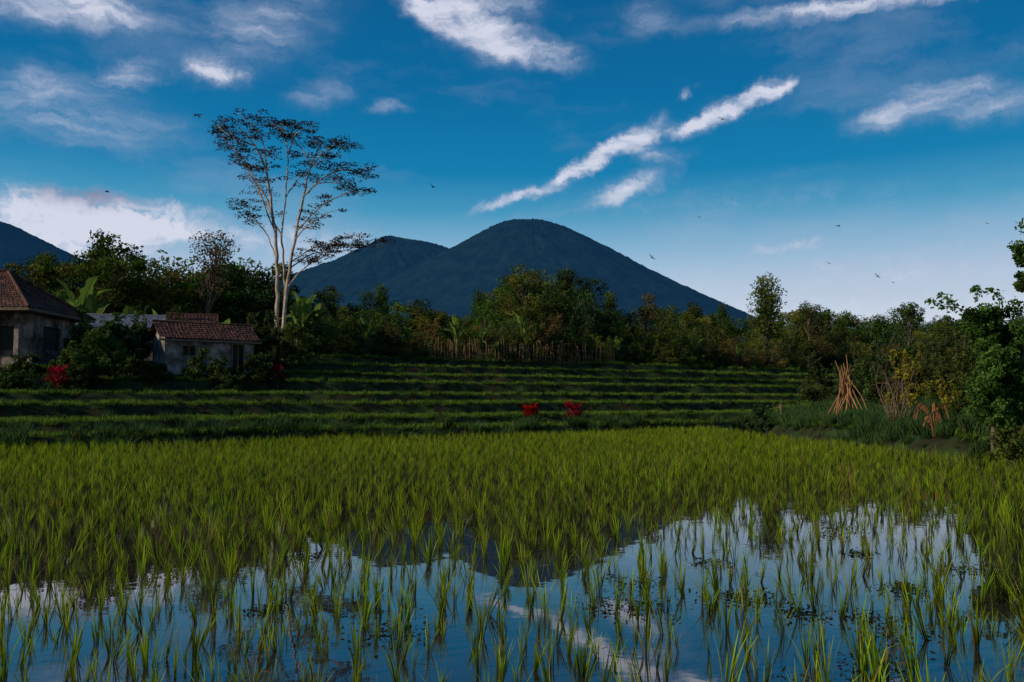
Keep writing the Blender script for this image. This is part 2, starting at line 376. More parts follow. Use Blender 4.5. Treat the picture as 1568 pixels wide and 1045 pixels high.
skypx=[-600,-100,0,60,100,150,180,235,290,345,375,400,450,500,540,600,640,660,690,740,780,810,860,880,930,960,985,1030,1060,1100,1150,1172,1200,1240,1280,1340,1395,1430,1460,1490,1568,2200]
skyy=[400,405,405,400,397,390,380,375,390,382,398,402,440,440,447,455,465,480,475,455,428,418,420,440,465,480,466,478,468,484,485,478,488,470,486,487,482,492,488,500,490,490]
PT=[];RT=[];ST=[];IT=[]
def top_tan(u): return (612-np.interp(u*1307+784,skypx,skyy))/1307
for row,(dn,frac,kinds) in enumerate([(50,1.0,[0,1,2,3,4,0]),(44,.97,[0,1,2,3,4,5]),(38,.9,[0,1,2,5,3]),(33,.72,[5,0,2,6,7,8,10,1]),(29,.55,[6,7,8,9,10,0,7,5]),(26.8,.4,[6,7,8,9,10])]):
    u=-75.
    while u<210:
        step=[1.9,1.9,1.9,1.9,1.5,1.3][row]*(1 if u<60 else 1.35)
        u+=step*rng.uniform(.5,1.5)
        n_=dn+rng.uniform(-1.8,1.8)
        if row>=4: n_=dn+rng.uniform(-.8,.8)
        x,y=np.array([-17.3,29])+E*u+NR*n_
        if y<25: continue
        g=float(H(x,y)); b_=x/y
        if b_<-1.0 or b_>.75: continue
        pxb=b_*1307+784
        if row>=3 and pxb<425 : 
            n2=n_+10; x,y=np.array([-17.3,29])+E*u+NR*n2; g=float(H(x,y)); b_=x/y
        ht=1.7+float(top_tan(b_))*y-g
        hh=ht*frac*rng.uniform(.7,1.15)
        if row<=1: hh=ht*rng.uniform(.72,1.14)
        if b_>.2 and row in (1,2): hh=ht*rng.uniform(.78,1.1)
        if rng.random()<.07 and row<3: hh=ht*rng.uniform(1.12,1.3)
        hh=max(hh,1.2)
        k=kinds[rng.integers(0,len(kinds))]
        if hh>ht*1.1: k=[3,4,1][rng.integers(0,3)]
        if k>=6: s=hh/3.3; s3=(max(s,.75)*1.1,)*2+(s,)
        else: s=hh/10.; s3=(max(s*(.75 if hh>ht*1.1 else 1.0),.45),)*2+(s,)
        PT.append((x,y,g-.1));RT.append((0,0,rng.uniform(0,6.28)));ST.append(s3);IT.append(k)
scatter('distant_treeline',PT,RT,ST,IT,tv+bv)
print('trees',len(PT))

def tree_at(nm,px,top,n_,crf,nc,col,shape,th,leaf=.24,per=90):
    b=(px-784)/1307; y=yN(b,n_); x=b*y; g=float(H(x,y)); h=1.7+(612-top)/1307*y-g
    o=make_tree(nm,h,crf*h,nc,col,th,leaf,link=True,shape=shape,per=per); o.location=(x,y,g-.1)
tree_at('slender_tree',1172,424,28,.13,50,(.06,.09,.02),'round',.4,.32)
tree_at('slender_tree',1391,460,26,.14,22,(.05,.09,.02),'round',.65,.3)
tree_at('broadleaf_tree',1240,462,30,.2,22,(.07,.07,.03),'fan',.5)
tree_at('broadleaf_tree',805,410,31,.27,64,(.055,.08,.014),'round',.2)
tree_at('conical_tree',862,408,29,.14,56,(.035,.06,.014),'cone',.15)
tree_at('broadleaf_tree',312,352,36,.12,26,(.06,.05,.03),'fan',.6)
tree_at('slender_tree',985,448,28,.1,12,(.08,.08,.03),'round',.6)
bm_=[banana_mesh('banana_a'),banana_mesh('banana_b'),banana_mesh('banana_c'),banana_mesh('banana_d',nl=7)]
for i,(px,n_,s) in enumerate([(75,33,2.),(118,33.5,2.4),(140,32,1.9),(100,32,1.7),(195,31,1.6),(465,26.5,1.7),(480,27,1.4),(455,25.6,1.4),(800,27.,1.5),(815,26.5,1.1),(510,26,1.1),(245,30,1.5),(40,34,1.8),(945,27,1.),(625,26.5,1.),(20,33,1.5),(340,29,1.4),(1065,27.5,1.2),(560,27,1.1),(1130,27,1.),(700,27,1.3),(735,27,1.),(1010,27,1.),(150,30,1.3)]):
    b=(px-784)/1307; y=yN(b,n_); o=bpy.data.objects.new('banana_plant',bm_[i%4]); scene.collection.objects.link(o)
    o.location=(b*y,y,float(H(b*y,y))); o.scale=(s*.9,s*.9,s); o.rotation_euler=(0,0,rng.uniform(0,6))

# tall pale-trunked albizia, skeleton in units of 5 cm from its base
mb=MB(); U=.0502
def sk(pts,r0,r1,n=5):
    P=smooth_path([(a*U*.93,d*U,z*U) for a,d,z in pts],n); P=P+rng.normal(0,.03,P.shape)
    tube(mb,P,np.linspace(r0,r1,len(P)),7,(1,1,1),0); return P
A=sk([(0,0,-8),(-2,0,50),(-3,3,110),(-5,5,170),(-12,0,230),(-20,-5,285),(-38,-8,325),(-62,-10,350)],.2,.035)
B=sk([(3,0,-8),(8,-3,60),(13,-5,120),(24,-5,190),(36,0,255),(45,5,305),(62,8,335)],.17,.035)
C3=sk([(2,0,20),(6,8,90),(4,14,150),(-2,18,200),(2,20,260),(5,18,320),(-4,16,352)],.11,.03)
br=[[( -12,0,230),(-45,5,290),(-80,8,330),(-100,10,345)],[(-8,2,200),(-30,-12,260),(-55,-20,300),(-75,-22,322)],
    [(-5,5,165),(-25,10,205),(-48,12,228),(-52,12,240)],[(20,-5,160),(58,0,182),(105,8,186),(150,10,183)],
    [(28,-5,205),(68,-15,238),(112,-18,256),(128,-18,250)],[(36,0,255),(78,8,292),(118,14,290),(128,14,280)],
    [(45,5,300),(25,15,330),(-10,22,360),(-25,22,364)],[(45,5,300),(80,-8,325),(100,-10,318)],[(-20,-5,285),(-25,-20,335),(-50,-28,360)],
    [(24,-5,190),(50,-22,210),(85,-30,225)],[(13,-5,120),(40,-10,150),(62,-14,160),(80,-14,172)],[(2,20,260),(30,35,300),(60,45,322)],[(-2,18,200),(-40,35,260),(-70,45,300)],
    [(5,18,320),(20,5,345),(35,0,350)],[(-38,-8,325),(-70,-15,335),(-95,-18,352)],[(18,-5,150),(50,0,172),(90,10,176),(118,12,186)],[(36,0,255),(65,-12,270),(95,-16,268)]]
ends=[]
for b_ in br:
    P=sk(b_,.055,.018); ends.append(P)
ends+= [A[-14:],B[-10:],C3[-10:]]
for P in ends:
    for i in range(max(3,len(P)//3),len(P),1):
        for q in range(2):
            if rng.random()<.12: continue
            a=rng.uniform(0,6.28); ln=rng.uniform(.4,1.2)
            q2=P[i]+np.array([math.cos(a)*ln,math.sin(a)*ln,rng.uniform(.05,.6)])
            limb(mb,P[i],q2,.018,.006,.1,sides=3)
            cb=np.array([.075,.045,.024])*rng.uniform(.4,1.3)
            n_=int(rng.uniform(22,54))
            d=norm(rng.normal(size=(n_,3)))*rng.uniform(.2,1,(n_,1))**.5
            leaves(mb,q2+d*np.array([.62,.62,.16])*rng.uniform(.6,1.25),.19,.09,cb,1,flat=.75)
x,y=-.275*60,60
mb.obj('tall_albizia_tree',[M_palebark,M_leaf],loc=(x,y,float(H(x,y))-.1))

def place_leafy(name,base,blobs,twigs,col,leaf,trunks,dens=420):
    mb=MB()
    for t in trunks:
        P=smooth_path(t[0],5); tube(mb,P,np.linspace(t[1],t[2],len(P)),7,(1,1,1),0)
    for (c,r,shape) in blobs:
        k=max(3,int(9*r*r/.3)+4)
        for j in range(k):
            d=norm(rng.normal(size=3)); cc=np.array(c)+d*r*rng.uniform(.4,1)*np.array(shape)
            limb(mb,c,cc,.015,.006,.2,sides=4)
            clump(mb,cc,r*rng.uniform(.25,.45),int(dens*rng.uniform(.5,1.2)*.4),leaf,leaf*.6,np.array(col)*rng.uniform(.45,1.7),.2,(1,1,1))
    for t in twigs:
        P=smooth_path(t,6); tube(mb,P,np.linspace(.02,.005,len(P)),4,(1,1,1),0)
        leaves(mb,P[3:].repeat(5,0)+rng.normal(0,.06,(len(P[3:])*5,3)),leaf*1.2,leaf*.7,np.array(col)*1.1,1)
    return mb.obj(name,[M_bark,M_leafd],loc=base)
y=24.; x=.562*y; g=float(H(x,y))
place_leafy('vine_covered_tree',(x,y,g),[((-.35,0,4.2),.55,(1,1,.9)),((-.15,0,3.7),.45,(1,1,.9)),((.45,.2,4.1),.6,(1,1,1)),((.1,0,3.1),.6,(1,1,1)),((-.1,0,2.5),.6,(.8,1,1)),((.5,.2,2.6),.7,(1,1,1)),((0,0,1.9),.6,(1,1,1)),((.25,0,1.3),.6,(1,1,1)),((.7,.3,1.2),.6,(1,1,1)),((1.2,.3,3.6),.6,(1,1,1)),((1.1,.4,2.2),.7,(1,1,1)),((.8,.4,3.2),.6,(1,1,1))],
  [[(-.5,0,4.3),(-1.0,-.1,4.45),(-1.3,0,4.5),(-1.7,0,4.65)],[(-.4,0,4.6),(-.3,0,4.95),(-.45,0,5.0)],[(.3,0,4.3),(.25,0,4.8),(-.05,0,4.95)],[(-1.0,-.1,4.45),(-1.2,-.1,4.7),(-1.4,0,4.8)],[(.3,0,4.2),(.7,0,4.6),(1.0,0,4.4)]],
  (.055,.11,.022),.11,[([(0,0,-.2),(.02,0,1),(.1,0,2.2),(0,0,3.5),(-.2,0,4.3)],.11,.05),([(.6,.2,-.2),(.7,.3,1.2),(.9,.3,2.6),(1.2,.3,3.5)],.08,.03)])
y=20.;x=.615*y; g=float(H(x,y))
place_leafy('roadside_tree',(x,y,g),[((.1,0,5.3),.5,(1,1,1)),((-.1,.2,4.7),.3,(1,1,1)),((.6,0,4.4),.6,(1,1,1)),((.8,0,3.2),.7,(1,1,1)),((.9,0,2.),.7,(1,1,1))],
  [[(.1,0,5.3),(-.1,0,5.8),(-.2,0,6.0)],[(.1,0,5.0),(-.3,0,5.2),(-.45,0,5.5)]],(.04,.08,.018),.1,[([(.7,0,-.2),(.7,0,2),(.6,0,3.8),(.2,0,5.2)],.1,.03)])
for i,(px,y,r,h,col) in enumerate([(1380,39,.8,2.6,(.18,.17,.015)),(1165,46,.7,1.3,(.03,.055,.02)),(1490,30,.8,1.9,(.05,.07,.015)),(1450,42,1.0,2.3,(.06,.08,.018)),(1340,46,.9,1.9,(.05,.08,.02)),(1500,36,1.2,3.2,(.05,.075,.015)),(1550,30,1.0,2.6,(.035,.06,.015)),(1420,50,1.3,3.0,(.05,.07,.02)),(1290,56,1.2,2.4,(.045,.065,.02)),(1470,46,1.3,3.4,(.06,.07,.02)),(1540,23,.6,.9,(.07,.09,.02)),(1455,36,.7,1.4,(.15,.14,.02)),(1400,46,1.0,2.6,(.13,.12,.02)),(1350,52,1.3,3.4,(.04,.06,.02)),(1250,62,1.3,3.0,(.04,.06,.02)),(1320,60,1.4,3.6,(.05,.08,.02)),(1385,60,1.4,4.2,(.04,.07,.02)),(1440,58,1.4,4.4,(.04,.06,.02)),(1500,50,1.3,4.2,(.05,.075,.02))]):
    b=(px-784)/1307; x=b*y; g=float(H(x,y))
    place_leafy('shrub',(x,y,g),[((0,0,h*.72),r*.6,(1,1,.8)),((r*.5,0,h*.4),r*.55,(1,1,1)),((-r*.5,.1,h*.35),r*.55,(1,1,1)),((0,-.2,h*.2),r*.6,(1,1,1))],
      [[(0,0,h*.5),(rng.uniform(-.6,.6),0,h*.9),(rng.uniform(-.9,.9),0,h*1.15)] for q in range(4)],col,.14,[([(0,0,-.1),(.05,0,h*.4),(0,0,h*.75)],.05,.02)],dens=200)
mb=MB()
for i in range(20):
    a=rng.uniform(0,6.28); q=np.array([math.cos(a)*rng.uniform(.2,.9),math.sin(a)*.6,rng.uniform(.8,2.6)])
    P=limb(mb,(rng.normal(0,.1),rng.normal(0,.1),-.1),q,.024,.008,.3,sides=4)
    for j in range(3): limb(mb,P[rng.integers(3,len(P))],q+rng.normal(0,.3,3),.01,.004,.2,sides=3)
y=34.;x=.449*y; mb.obj('dry_shrub',[M_wood],loc=(x,y,float(H(x,y))))
mb=MB()
for i in range(9):
    a=rng.uniform(0,6.28); k=rng.uniform(.5,1.1); P=smooth_path([(0,0,0),(math.cos(a)*.15*k,.1*math.sin(a),.7*k),(math.cos(a)*.45*k,.3*math.sin(a),1.0*k),(math.cos(a)*.65*k,.3*math.sin(a),.55*k)],4)
    s_=np.array([math.sin(a)*.05,0,.06]); V=np.stack([P-s_,P+s_*rng.uniform(.2,1.2,(len(P),1))],1).reshape(-1,3); mb.add(V,[(2*k_,2*k_+1,2*k_+3,2*k_+2) for k_ in range(len(P)-1)],np.array([.85,.55,.35])*rng.uniform(.5,1.2))
    tube(mb,P,.014,4,(.8,.55,.4))
y=28.;x=.492*y; mb.obj('withered_banana_plant',[M_bamboo],loc=(x,y,float(H(x,y))+.1))
mb=MB()
for i in range(17):
    a=i/17*6.28+rng.uniform(-.4,.4); r=rng.uniform(.2,1.5)
    p0=np.array([math.cos(a)*r,math.sin(a)*r*.7,-.1]); p1=np.array([-math.cos(a)*.14,-math.sin(a)*.12,2.3])+rng.normal(0,.16,3); p1=p0+(p1-p0)*rng.uniform(.75,1.25)
    tube(mb,[p0,(p0+p1)/2+rng.normal(0,.08,3),p1],[.034,.03,.018],6,np.array([1.15,.85,.7])*rng.uniform(.6,1.4))
for k in range(3):
    th=np.linspace(0,6.28,13); tube(mb,np.stack([np.cos(th)*.17,np.sin(th)*.17,1.85+.04*k+0*th],1),.02,5,(.6,.4,.3))
y=42.;x=.391*y; mb.obj('stick_tripod',[M_bamboo],loc=(x,y,float(H(x,y))))
mb=MB(); tube(mb,[(0,0,-.2),(.02,0,.5),(0,.02,1.0)],[.06,.05,.055],7,(1,.9,.8)); tube(mb,[(-.15,0,.85),(.12,0,.95)],.035,6,(1,.9,.8))
y=46.;x=.314*y; mb.obj('wooden_post',[M_bamboo],loc=(x,y,float(H(x,y))))
# bamboo fence
mb=MB(); x0,x1=-6.4,9.3
def fy(x): return 70.6+.66*x
xx=x0
while xx<x1:
    g=float(H(xx,fy(xx))); h=rng.uniform(1.1,2.0); w=.026
    tube(mb,[(xx,fy(xx),g-.1),(xx+rng.normal(0,.12),fy(xx)+rng.normal(0,.04),g+h)],[w,w*.8],5,np.array([1,.85,.7])*rng.uniform(.5,1.4))
    xx+=rng.uniform(.05,.22)
for hh in (.6,1.2):
    P=[(q,fy(q)-.05,float(H(q,fy(q)))+hh+rng.normal(0,.05)) for q in np.linspace(x0,x1,14)]; tube(mb,P,.018,5,(.8,.6,.5))
mb.obj('bamboo_fence',[M_bamboo])
def cordyline(px,y,s):
    mb=MB(); nb=80
    for st in range(6):
        a=rng.uniform(0,6.28); c=np.array([math.cos(a)*.25,math.sin(a)*.25,rng.uniform(.35,.95)])
        limb(mb,(0,0,-.1),c,.03,.02,.1)
        az=rng.uniform(0,6.28,nb//3); n_=len(az); base=np.tile(c,(n_,1))+rng.normal(0,.06,(n_,3))
        blades(mb,base,az,rng.uniform(.1,.45,n_),rng.uniform(.2,.4,n_),np.full(n_,.085),np.tile([.14,.006,.012],(n_,1)),np.tile([.5,.012,.028],(n_,1))*rng.uniform(.25,1.2,(n_,1)),4,1)
    leaves(mb,rng.normal(0,1,(260,3))*np.array([.32,.32,.2])+np.array([0,0,.35]),.2,.07,np.array([.02,.04,.015]),1)
    b=(px-784)/1307; o=mb.obj('red_cordyline_plant',[M_bark,M_leafd],loc=(b*y,y,float(H(b*y,y)))); o.scale=(s,)*3
cordyline(815,44.2,1.05);cordyline(879,45.5,1.1);cordyline(92,40.5,1.2);cordyline(425,48.5,1.1)

# ------------------------------------------------------------------ buildings
def empty(name,loc,rz=0):
    e=bpy.data.objects.new(name,None); e.location=loc; e.rotation_euler=(0,0,rz); scene.collection.objects.link(e); return e
def roof_face(mb,p0,p1,p2,p3,tile=.22,row=.26,amp=.025,saw=.035):
    p0,p1,p2,p3=[np.array(p,float) for p in (p0,p1,p2,p3)]
    w=max(np.linalg.norm(p1-p0),.1); l=np.linalg.norm((p3+p2-p0-p1)/2)
    nu=int(w/tile)*4+1; nr=max(2,int(l/row)); 
    v=np.concatenate([[k/nr,(k+.93)/nr] for k in range(nr)]+[[1.]]); sv=np.concatenate([[1.,0.2] for k in range(nr)]+[[0.]])
    u=np.linspace(0,1,nu); Ug,Vg=np.meshgrid(u,v); 
    P=(p0*(1-Ug[...,None])+p1*Ug[...,None])*(1-Vg[...,None])+(p3*(1-Ug[...,None])+p2*Ug[...,None])*Vg[...,None]
    nrm=norm(np.cross(p1-p0,(p3+p2)/2-(p0+p1)/2)); 
    if nrm[2]<0: nrm=-nrm
    sx=np.abs(np.sin(Ug*w/tile*math.pi))*amp
    sag=-.06*np.sin(Vg*math.pi)*(1+.5*np.sin(Ug*7))
    P=P+nrm*(sx+sv[:,None]*saw+sag)[...,None]+rng.normal(0,.01,P.shape)
    I=np.arange(P.shape[0]*nu).reshape(-1,nu); F=np.stack([I[:-1,:-1],I[:-1,1:],I[1:,1:],I[1:,:-1]],-1)
    mb.add(P.reshape(-1,3),F.reshape(-1,4),(1,1,1))
def gable_house(name,loc,rz,W,D,wh,rh,ov,roofmat,openings,tile=.22,saw=.035):
    e=empty(name,loc,rz); t=.14
    mb=MB()
    xsb=sorted({-W/2,W/2,*[o[0] for o in openings],*[o[1] for o in openings]})
    for a,b in zip(xsb[:-1],xsb[1:]):
        op=[o for o in openings if o[0]<=a+1e-4 and o[1]>=b-1e-4]
        if not op: box(mb,((a+b)/2,-D/2+t/2,wh/2-.2),(b-a,t,wh+.4))
        else:
            o=op[0]; box(mb,((a+b)/2,-D/2+t/2,(o[2]-.4)/2),(b-a,t,o[2]+.4)) if o[2]>0 else None
            box(mb,((a+b)/2,-D/2+t/2,(o[3]+wh)/2),(b-a,t,wh-o[3]))
    box(mb,(0,D/2-t/2,wh/2-.2),(W,t,wh+.4))
    for s in (-1,1):
        box(mb,(s*(W/2-t/2),0,wh/2-.2),(t,D-2*t-.004,wh+.4))
        xg=s*(W/2-t/2); V=[(xg-t/2,-D/2,wh),(xg-t/2,D/2,wh),(xg-t/2,0.02,wh+rh-.1),(xg-t/2,-.02,wh+rh-.1)]; V2=[(a+t,b,c) for a,b,c in V]
        mb.add(V+V2,[(0,1,2,3),(4,7,6,5),(0,3,7,4),(1,5,6,2)],(1,1,1))
    mb.obj('walls',[M_plaster],parent=e)
    mb=MB()
    yo=D/2+ov; zo=wh-rh*ov/(D/2)
    for s in (-1,1):
        roof_face(mb,(-W/2-ov,s*yo,zo+.08),(W/2+ov,s*yo,zo+.08),(W/2+ov,0,wh+rh+.08),(-W/2-ov,0,wh+rh+.08),tile=tile,saw=saw)
    mb.obj('roof',[roofmat],parent=e)
    mb=MB(); tube(mb,[(-W/2-ov,0,wh+rh+.12),(0,0,wh+rh+.07),(W/2+ov,0,wh+rh+.12)],.08,8); mb.obj('ridge_tiles',[roofmat],parent=e)
    mb=MB()
    for s in (-1,1):
        box(mb,(0,s*(yo-.03),zo-.03),(W+2*ov,.05,.12))
    for o in openings:
        a,b,c,d=o; f=.07
        box(mb,(a+f/2,-D/2-.01,(c+d)/2),(f,.1,d-c)); box(mb,(b-f/2,-D/2-.01,(c+d)/2),(f,.1,d-c)); box(mb,((a+b)/2,-D/2-.01,d-f/2),(b-a-2*f-.004,.1,f))
        box(mb,((a+b)/2,-D/2+.0,(c+d)/2),(.05,.06,d-c-2*f))
    mb.obj('timber_frames',[M_wood],parent=e)
    mb=MB(); 
    for o in openings: box(mb,((o[0]+o[1])/2,-D/2+t+.1,(o[2]+o[3])/2),(o[1]-o[0],.05,o[3]-o[2]))
    if openings: mb.obj('dark_panes',[M_dark],parent=e)
    return e
gable_house('tiled_hut',(-18.3,50.5,3.5),math.radians(34),5.0,3.2,1.75,.85,.35,M_tile,[(1.2,1.95,-.1,1.45),(-1.6,-.8,.7,1.3)])
gable_house('grey_roof_house',(-26.0,57,3.5),math.radians(14),8.0,4.5,2.9,.85,.5,M_grey,[(-2.6,-1.6,1.0,2.1),(.4,1.3,-.1,2.2),(2.4,3.3,1.0,2.1)],tile=.15,saw=.0)
gable_house('storage_shed',(-20.7,55,3.5),math.radians(20),2.6,2.4,3.0,.6,.3,M_tile,[])
e=empty('veranda_house',(-29.6,47.5,3.45),math.radians(2)); W=7.4;D=6.;wh=3.1;t=.15
mb=MB(); 
for (a,b,c,d) in [(-3.7,-2.4,0,0),( -1.4,-.2,0,0),(.8,1.8,0,0),(2.9,3.7,0,0)]:
    box(mb,((a+b)/2,-D/2+1.3,wh/2-.2),(b-a,t,wh+.4))
for (a,b,z0,z1) in [(-2.4,-1.4,.9,2.2),(-.2,.8,0,2.2),(1.8,2.9,.9,2.2)]:
    if z0>0: box(mb,((a+b)/2,-D/2+1.3,z0/2-.2),(b-a,t,z0+.4))
    box(mb,((a+b)/2,-D/2+1.3,(z1+wh)/2),(b-a,t,wh-z1))
box(mb,(W/2-t/2,2.2,wh/2-.2),(t,D-4.4,wh+.4)); box(mb,(W/2-t/2,-1.1,wh/2-.2),(t,.9,wh+.4)); box(mb,(-W/2+t/2,.65,wh/2-.2),(t,D-1.5,wh+.4)); box(mb,(0,D/2-t/2+.05,wh/2-.2),(W,t,wh+.4))
box(mb,(W/2-t/2,.35,.4),(t,2.0,1.2)); box(mb,(W/2-t/2,.35,2.7),(t,2.0,.8))
mb.obj('walls',[M_plaster],parent=e)
mb=MB()
for q in (-3.5,-1.2,1.2,3.5): box(mb,(q,-D/2+.1,wh/2),(.24,.24,wh)); box(mb,(q,-D/2+.1,.12),(.36,.36,.24)); box(mb,(q,-D/2+.1,wh-.1),(.34,.34,.16))
box(mb,(0,-D/2+.6,-.15),(W+.3,1.5,.3))
mb.obj('veranda_columns',[M_plaster],parent=e)
mb=MB()
for (a,b,z0,z1) in [(-2.4,-1.4,.9,2.2),(-.2,.8,0,2.2),(1.8,2.9,.9,2.2)]:
    box(mb,((a+b)/2,-D/2+1.42,(z0+z1)/2),(b-a,.05,z1-z0))
box(mb,(W/2-.2,.35,1.65),(.05,2.0,1.3))
mb.obj('windows',[M_dark],parent=e)
mb=MB(); o_=.8; a=W/2+o_; d=D/2+o_; zr=wh-.1; rz_=wh+2.3; rl=1.3
roof_face(mb,(-a,-d,zr),(a,-d,zr),(rl,0,rz_),(-rl,0,rz_)); roof_face(mb,(a,d,zr),(-a,d,zr),(-rl,0,rz_),(rl,0,rz_))
roof_face(mb,(a,-d,zr),(a,d,zr),(rl,0.02,rz_),(rl,-0.02,rz_)); roof_face(mb,(-a,d,zr),(-a,-d,zr),(-rl,-.02,rz_),(-rl,.02,rz_))
for s in (-1,1):
    tube(mb,[(-rl,0,rz_+.08),(0,0,rz_+.06),(rl,0,rz_+.08)],.09,8)
    for s2 in (-1,1): tube(mb,[(s*a,s2*d,zr+.05),(s*(a+rl)/2,s2*d/2,(zr+rz_)/2+.05),(s*rl,0,rz_+.05)],.08,8)
mb.obj('roof',[M_tile],parent=e)
mb=MB(); box(mb,(0,-d+.03,zr-.06),(2*a,.06,.16)); box(mb,(a-.03,0,zr-.06),(.06,2*d-.13,.16)); box(mb,(-a+.03,0,zr-.06),(.06,2*d-.13,.16)); box(mb,(0,0,zr-.1),(2*a-.3,2*d-.3,.05)); mb.obj('eaves',[M_wood],parent=e)
for (px,y,r,h,col) in [(150,44,1.2,2.6,(.05,.085,.018)),(110,43,.9,1.8,(.06,.095,.02)),(298,47,.55,1.5,(.06,.085,.018)),(200,46,.8,1.3,(.03,.05,.015)),(395,48,.9,1.3,(.035,.055,.015)),(20,41,.7,1.0,(.03,.05,.015)),(430,55,.9,2.4,(.035,.06,.018)),(235,45,.7,.9,(.03,.05,.015)),(350,46,.7,.9,(.03,.05,.015)),(480,62,1.2,2.6,(.05,.07,.016)),
   (175,48,1.1,2.8,(.035,.06,.018)),(125,47,1.,2.9,(.05,.08,.02)),(265,54,.9,3.6,(.04,.06,.018)),(415,53,.9,3.4,(.04,.06,.018)),(450,58,1.2,3.2,(.06,.09,.018)),(385,56,1.1,3.4,(.05,.07,.018)),(110,42,.8,1.2,(.03,.05,.015)),(40,43,.8,1.1,(.035,.055,.015)),(210,52,.9,3.4,(.04,.065,.018)),(335,47,.6,1.1,(.05,.07,.018)),(530,66,1.4,3.4,(.05,.08,.018)),(590,66,1.2,3,(.06,.08,.018))]:
    b=(px-784)/1307; x=b*y; g=float(H(x,y))
    place_leafy('garden_shrub',(x,y,g),[((0,0,h*.75),r*.7,(1,1,.7)),((r*.6,0,h*.5),r*.6,(1,1,1)),((-r*.6,.1,h*.45),r*.6,(1,1,1)),((0,-.2,h*.25),r*.7,(1.3,1,.8))],
      [[(0,0,h*.5),(rng.uniform(-.5,.5),0,h*.9),(rng.uniform(-.8,.8),0,h*1.15)] for q in range(3)],col,.17,[([(0,0,-.1),(.05,0,h*.4),(0,0,h*.75)],.05,.02)],dens=150)

# ------------------------------------------------------------------ mountains
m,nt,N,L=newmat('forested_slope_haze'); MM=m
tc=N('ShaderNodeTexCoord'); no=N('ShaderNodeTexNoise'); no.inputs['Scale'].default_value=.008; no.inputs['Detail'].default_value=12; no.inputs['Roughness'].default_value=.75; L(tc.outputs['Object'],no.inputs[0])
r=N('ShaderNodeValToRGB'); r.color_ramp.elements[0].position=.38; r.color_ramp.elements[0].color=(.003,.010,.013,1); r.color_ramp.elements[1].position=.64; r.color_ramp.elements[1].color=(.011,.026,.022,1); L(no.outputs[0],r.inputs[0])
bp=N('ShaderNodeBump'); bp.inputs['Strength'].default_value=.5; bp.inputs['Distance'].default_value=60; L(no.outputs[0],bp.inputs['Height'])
d_=N('ShaderNodeBsdfDiffuse'); L(r.outputs[0],d_.inputs[0]); L(bp.outputs[0],d_.inputs['Normal']); em=N('ShaderNodeEmission'); em.inputs[0].default_value=(.005,.027,.070,1); em.inputs[1].default_value=.8  # blue emission added to the slope colour imitates aerial haze
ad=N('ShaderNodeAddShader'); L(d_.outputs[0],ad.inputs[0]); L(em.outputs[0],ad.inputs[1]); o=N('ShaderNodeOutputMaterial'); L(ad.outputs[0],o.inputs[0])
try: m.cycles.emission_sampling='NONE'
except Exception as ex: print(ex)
def mountain(name,cx,cy,left,right,k,seed):
    r_=np.random.default_rng(seed); nr,na=120,420
    lr,lh=np.array(left).T; rr,rh=np.array(right).T
    R=np.linspace(0,1,nr)**1.1*max(lr.max(),rr.max()); Th=np.arange(na)/na*2*math.pi
    ph=r_.uniform(0,6.28,8); V=[]
    for r in R:
        a=(np.cos(Th)+1)/2; hl=np.interp(r,lr,lh); hr=np.interp(r,rr,rh); h=hl*(1-a)+hr*a
        rav=sum(np.abs(np.sin(Th*f/2+p+.9*math.sin(r*.025+p)+.3*math.sin(r*.09+p*3)))*w for f,p,w in zip([14,22,37,61],ph,[2.2,1.6,1.,.7]))
        amt=np.clip((r-30)/120,0,1)*np.clip(h/60,0,1)
        h=h-(rav-2.6)*1.15*amt*(.3+.7*np.abs(np.sin(Th)))+r_.normal(0,.75,na)
        V.append(np.stack([cx+r*k*np.cos(Th),cy+r*k*np.sin(Th)*.9,h*k+2],1))
    V=np.array(V); I=np.arange(nr*na).reshape(nr,na); J=np.roll(I,-1,1)
    F=np.stack([I[:-1],J[:-1],J[1:],I[1:]],-1)[1:].reshape(-1,4)
    mb=MB(); mb.add(V.reshape(-1,3),F,(1,1,1),0,True)
    cap=np.stack([I[1,::2],I[1,1::2],J[1,1::2],np.full(na//2,0)],-1); mb.f.append(cap); mb.m.append(np.zeros(len(cap),int)); mb.s.append(np.ones(len(cap),bool))
    mb.obj(name,[MM])
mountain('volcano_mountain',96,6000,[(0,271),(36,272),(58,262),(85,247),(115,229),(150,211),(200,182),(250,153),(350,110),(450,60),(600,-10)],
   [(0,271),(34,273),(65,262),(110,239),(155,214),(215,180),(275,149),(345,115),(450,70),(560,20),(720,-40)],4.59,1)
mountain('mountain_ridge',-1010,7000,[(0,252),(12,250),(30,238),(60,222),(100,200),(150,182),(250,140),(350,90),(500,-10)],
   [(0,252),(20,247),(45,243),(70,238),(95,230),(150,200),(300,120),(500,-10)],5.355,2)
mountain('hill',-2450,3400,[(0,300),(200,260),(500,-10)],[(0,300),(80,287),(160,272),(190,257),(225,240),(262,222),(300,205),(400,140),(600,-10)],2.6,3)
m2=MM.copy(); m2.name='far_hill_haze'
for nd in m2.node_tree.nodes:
    if nd.type=='EMISSION': nd.inputs[0].default_value=(.22,.33,.48,1)  # paler glow paints thicker distance haze onto the far hill
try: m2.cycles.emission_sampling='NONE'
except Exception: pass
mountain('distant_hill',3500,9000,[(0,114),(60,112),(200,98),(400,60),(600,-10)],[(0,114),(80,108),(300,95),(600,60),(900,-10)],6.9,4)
bpy.data.objects['distant_hill'].data.materials[0]=m2

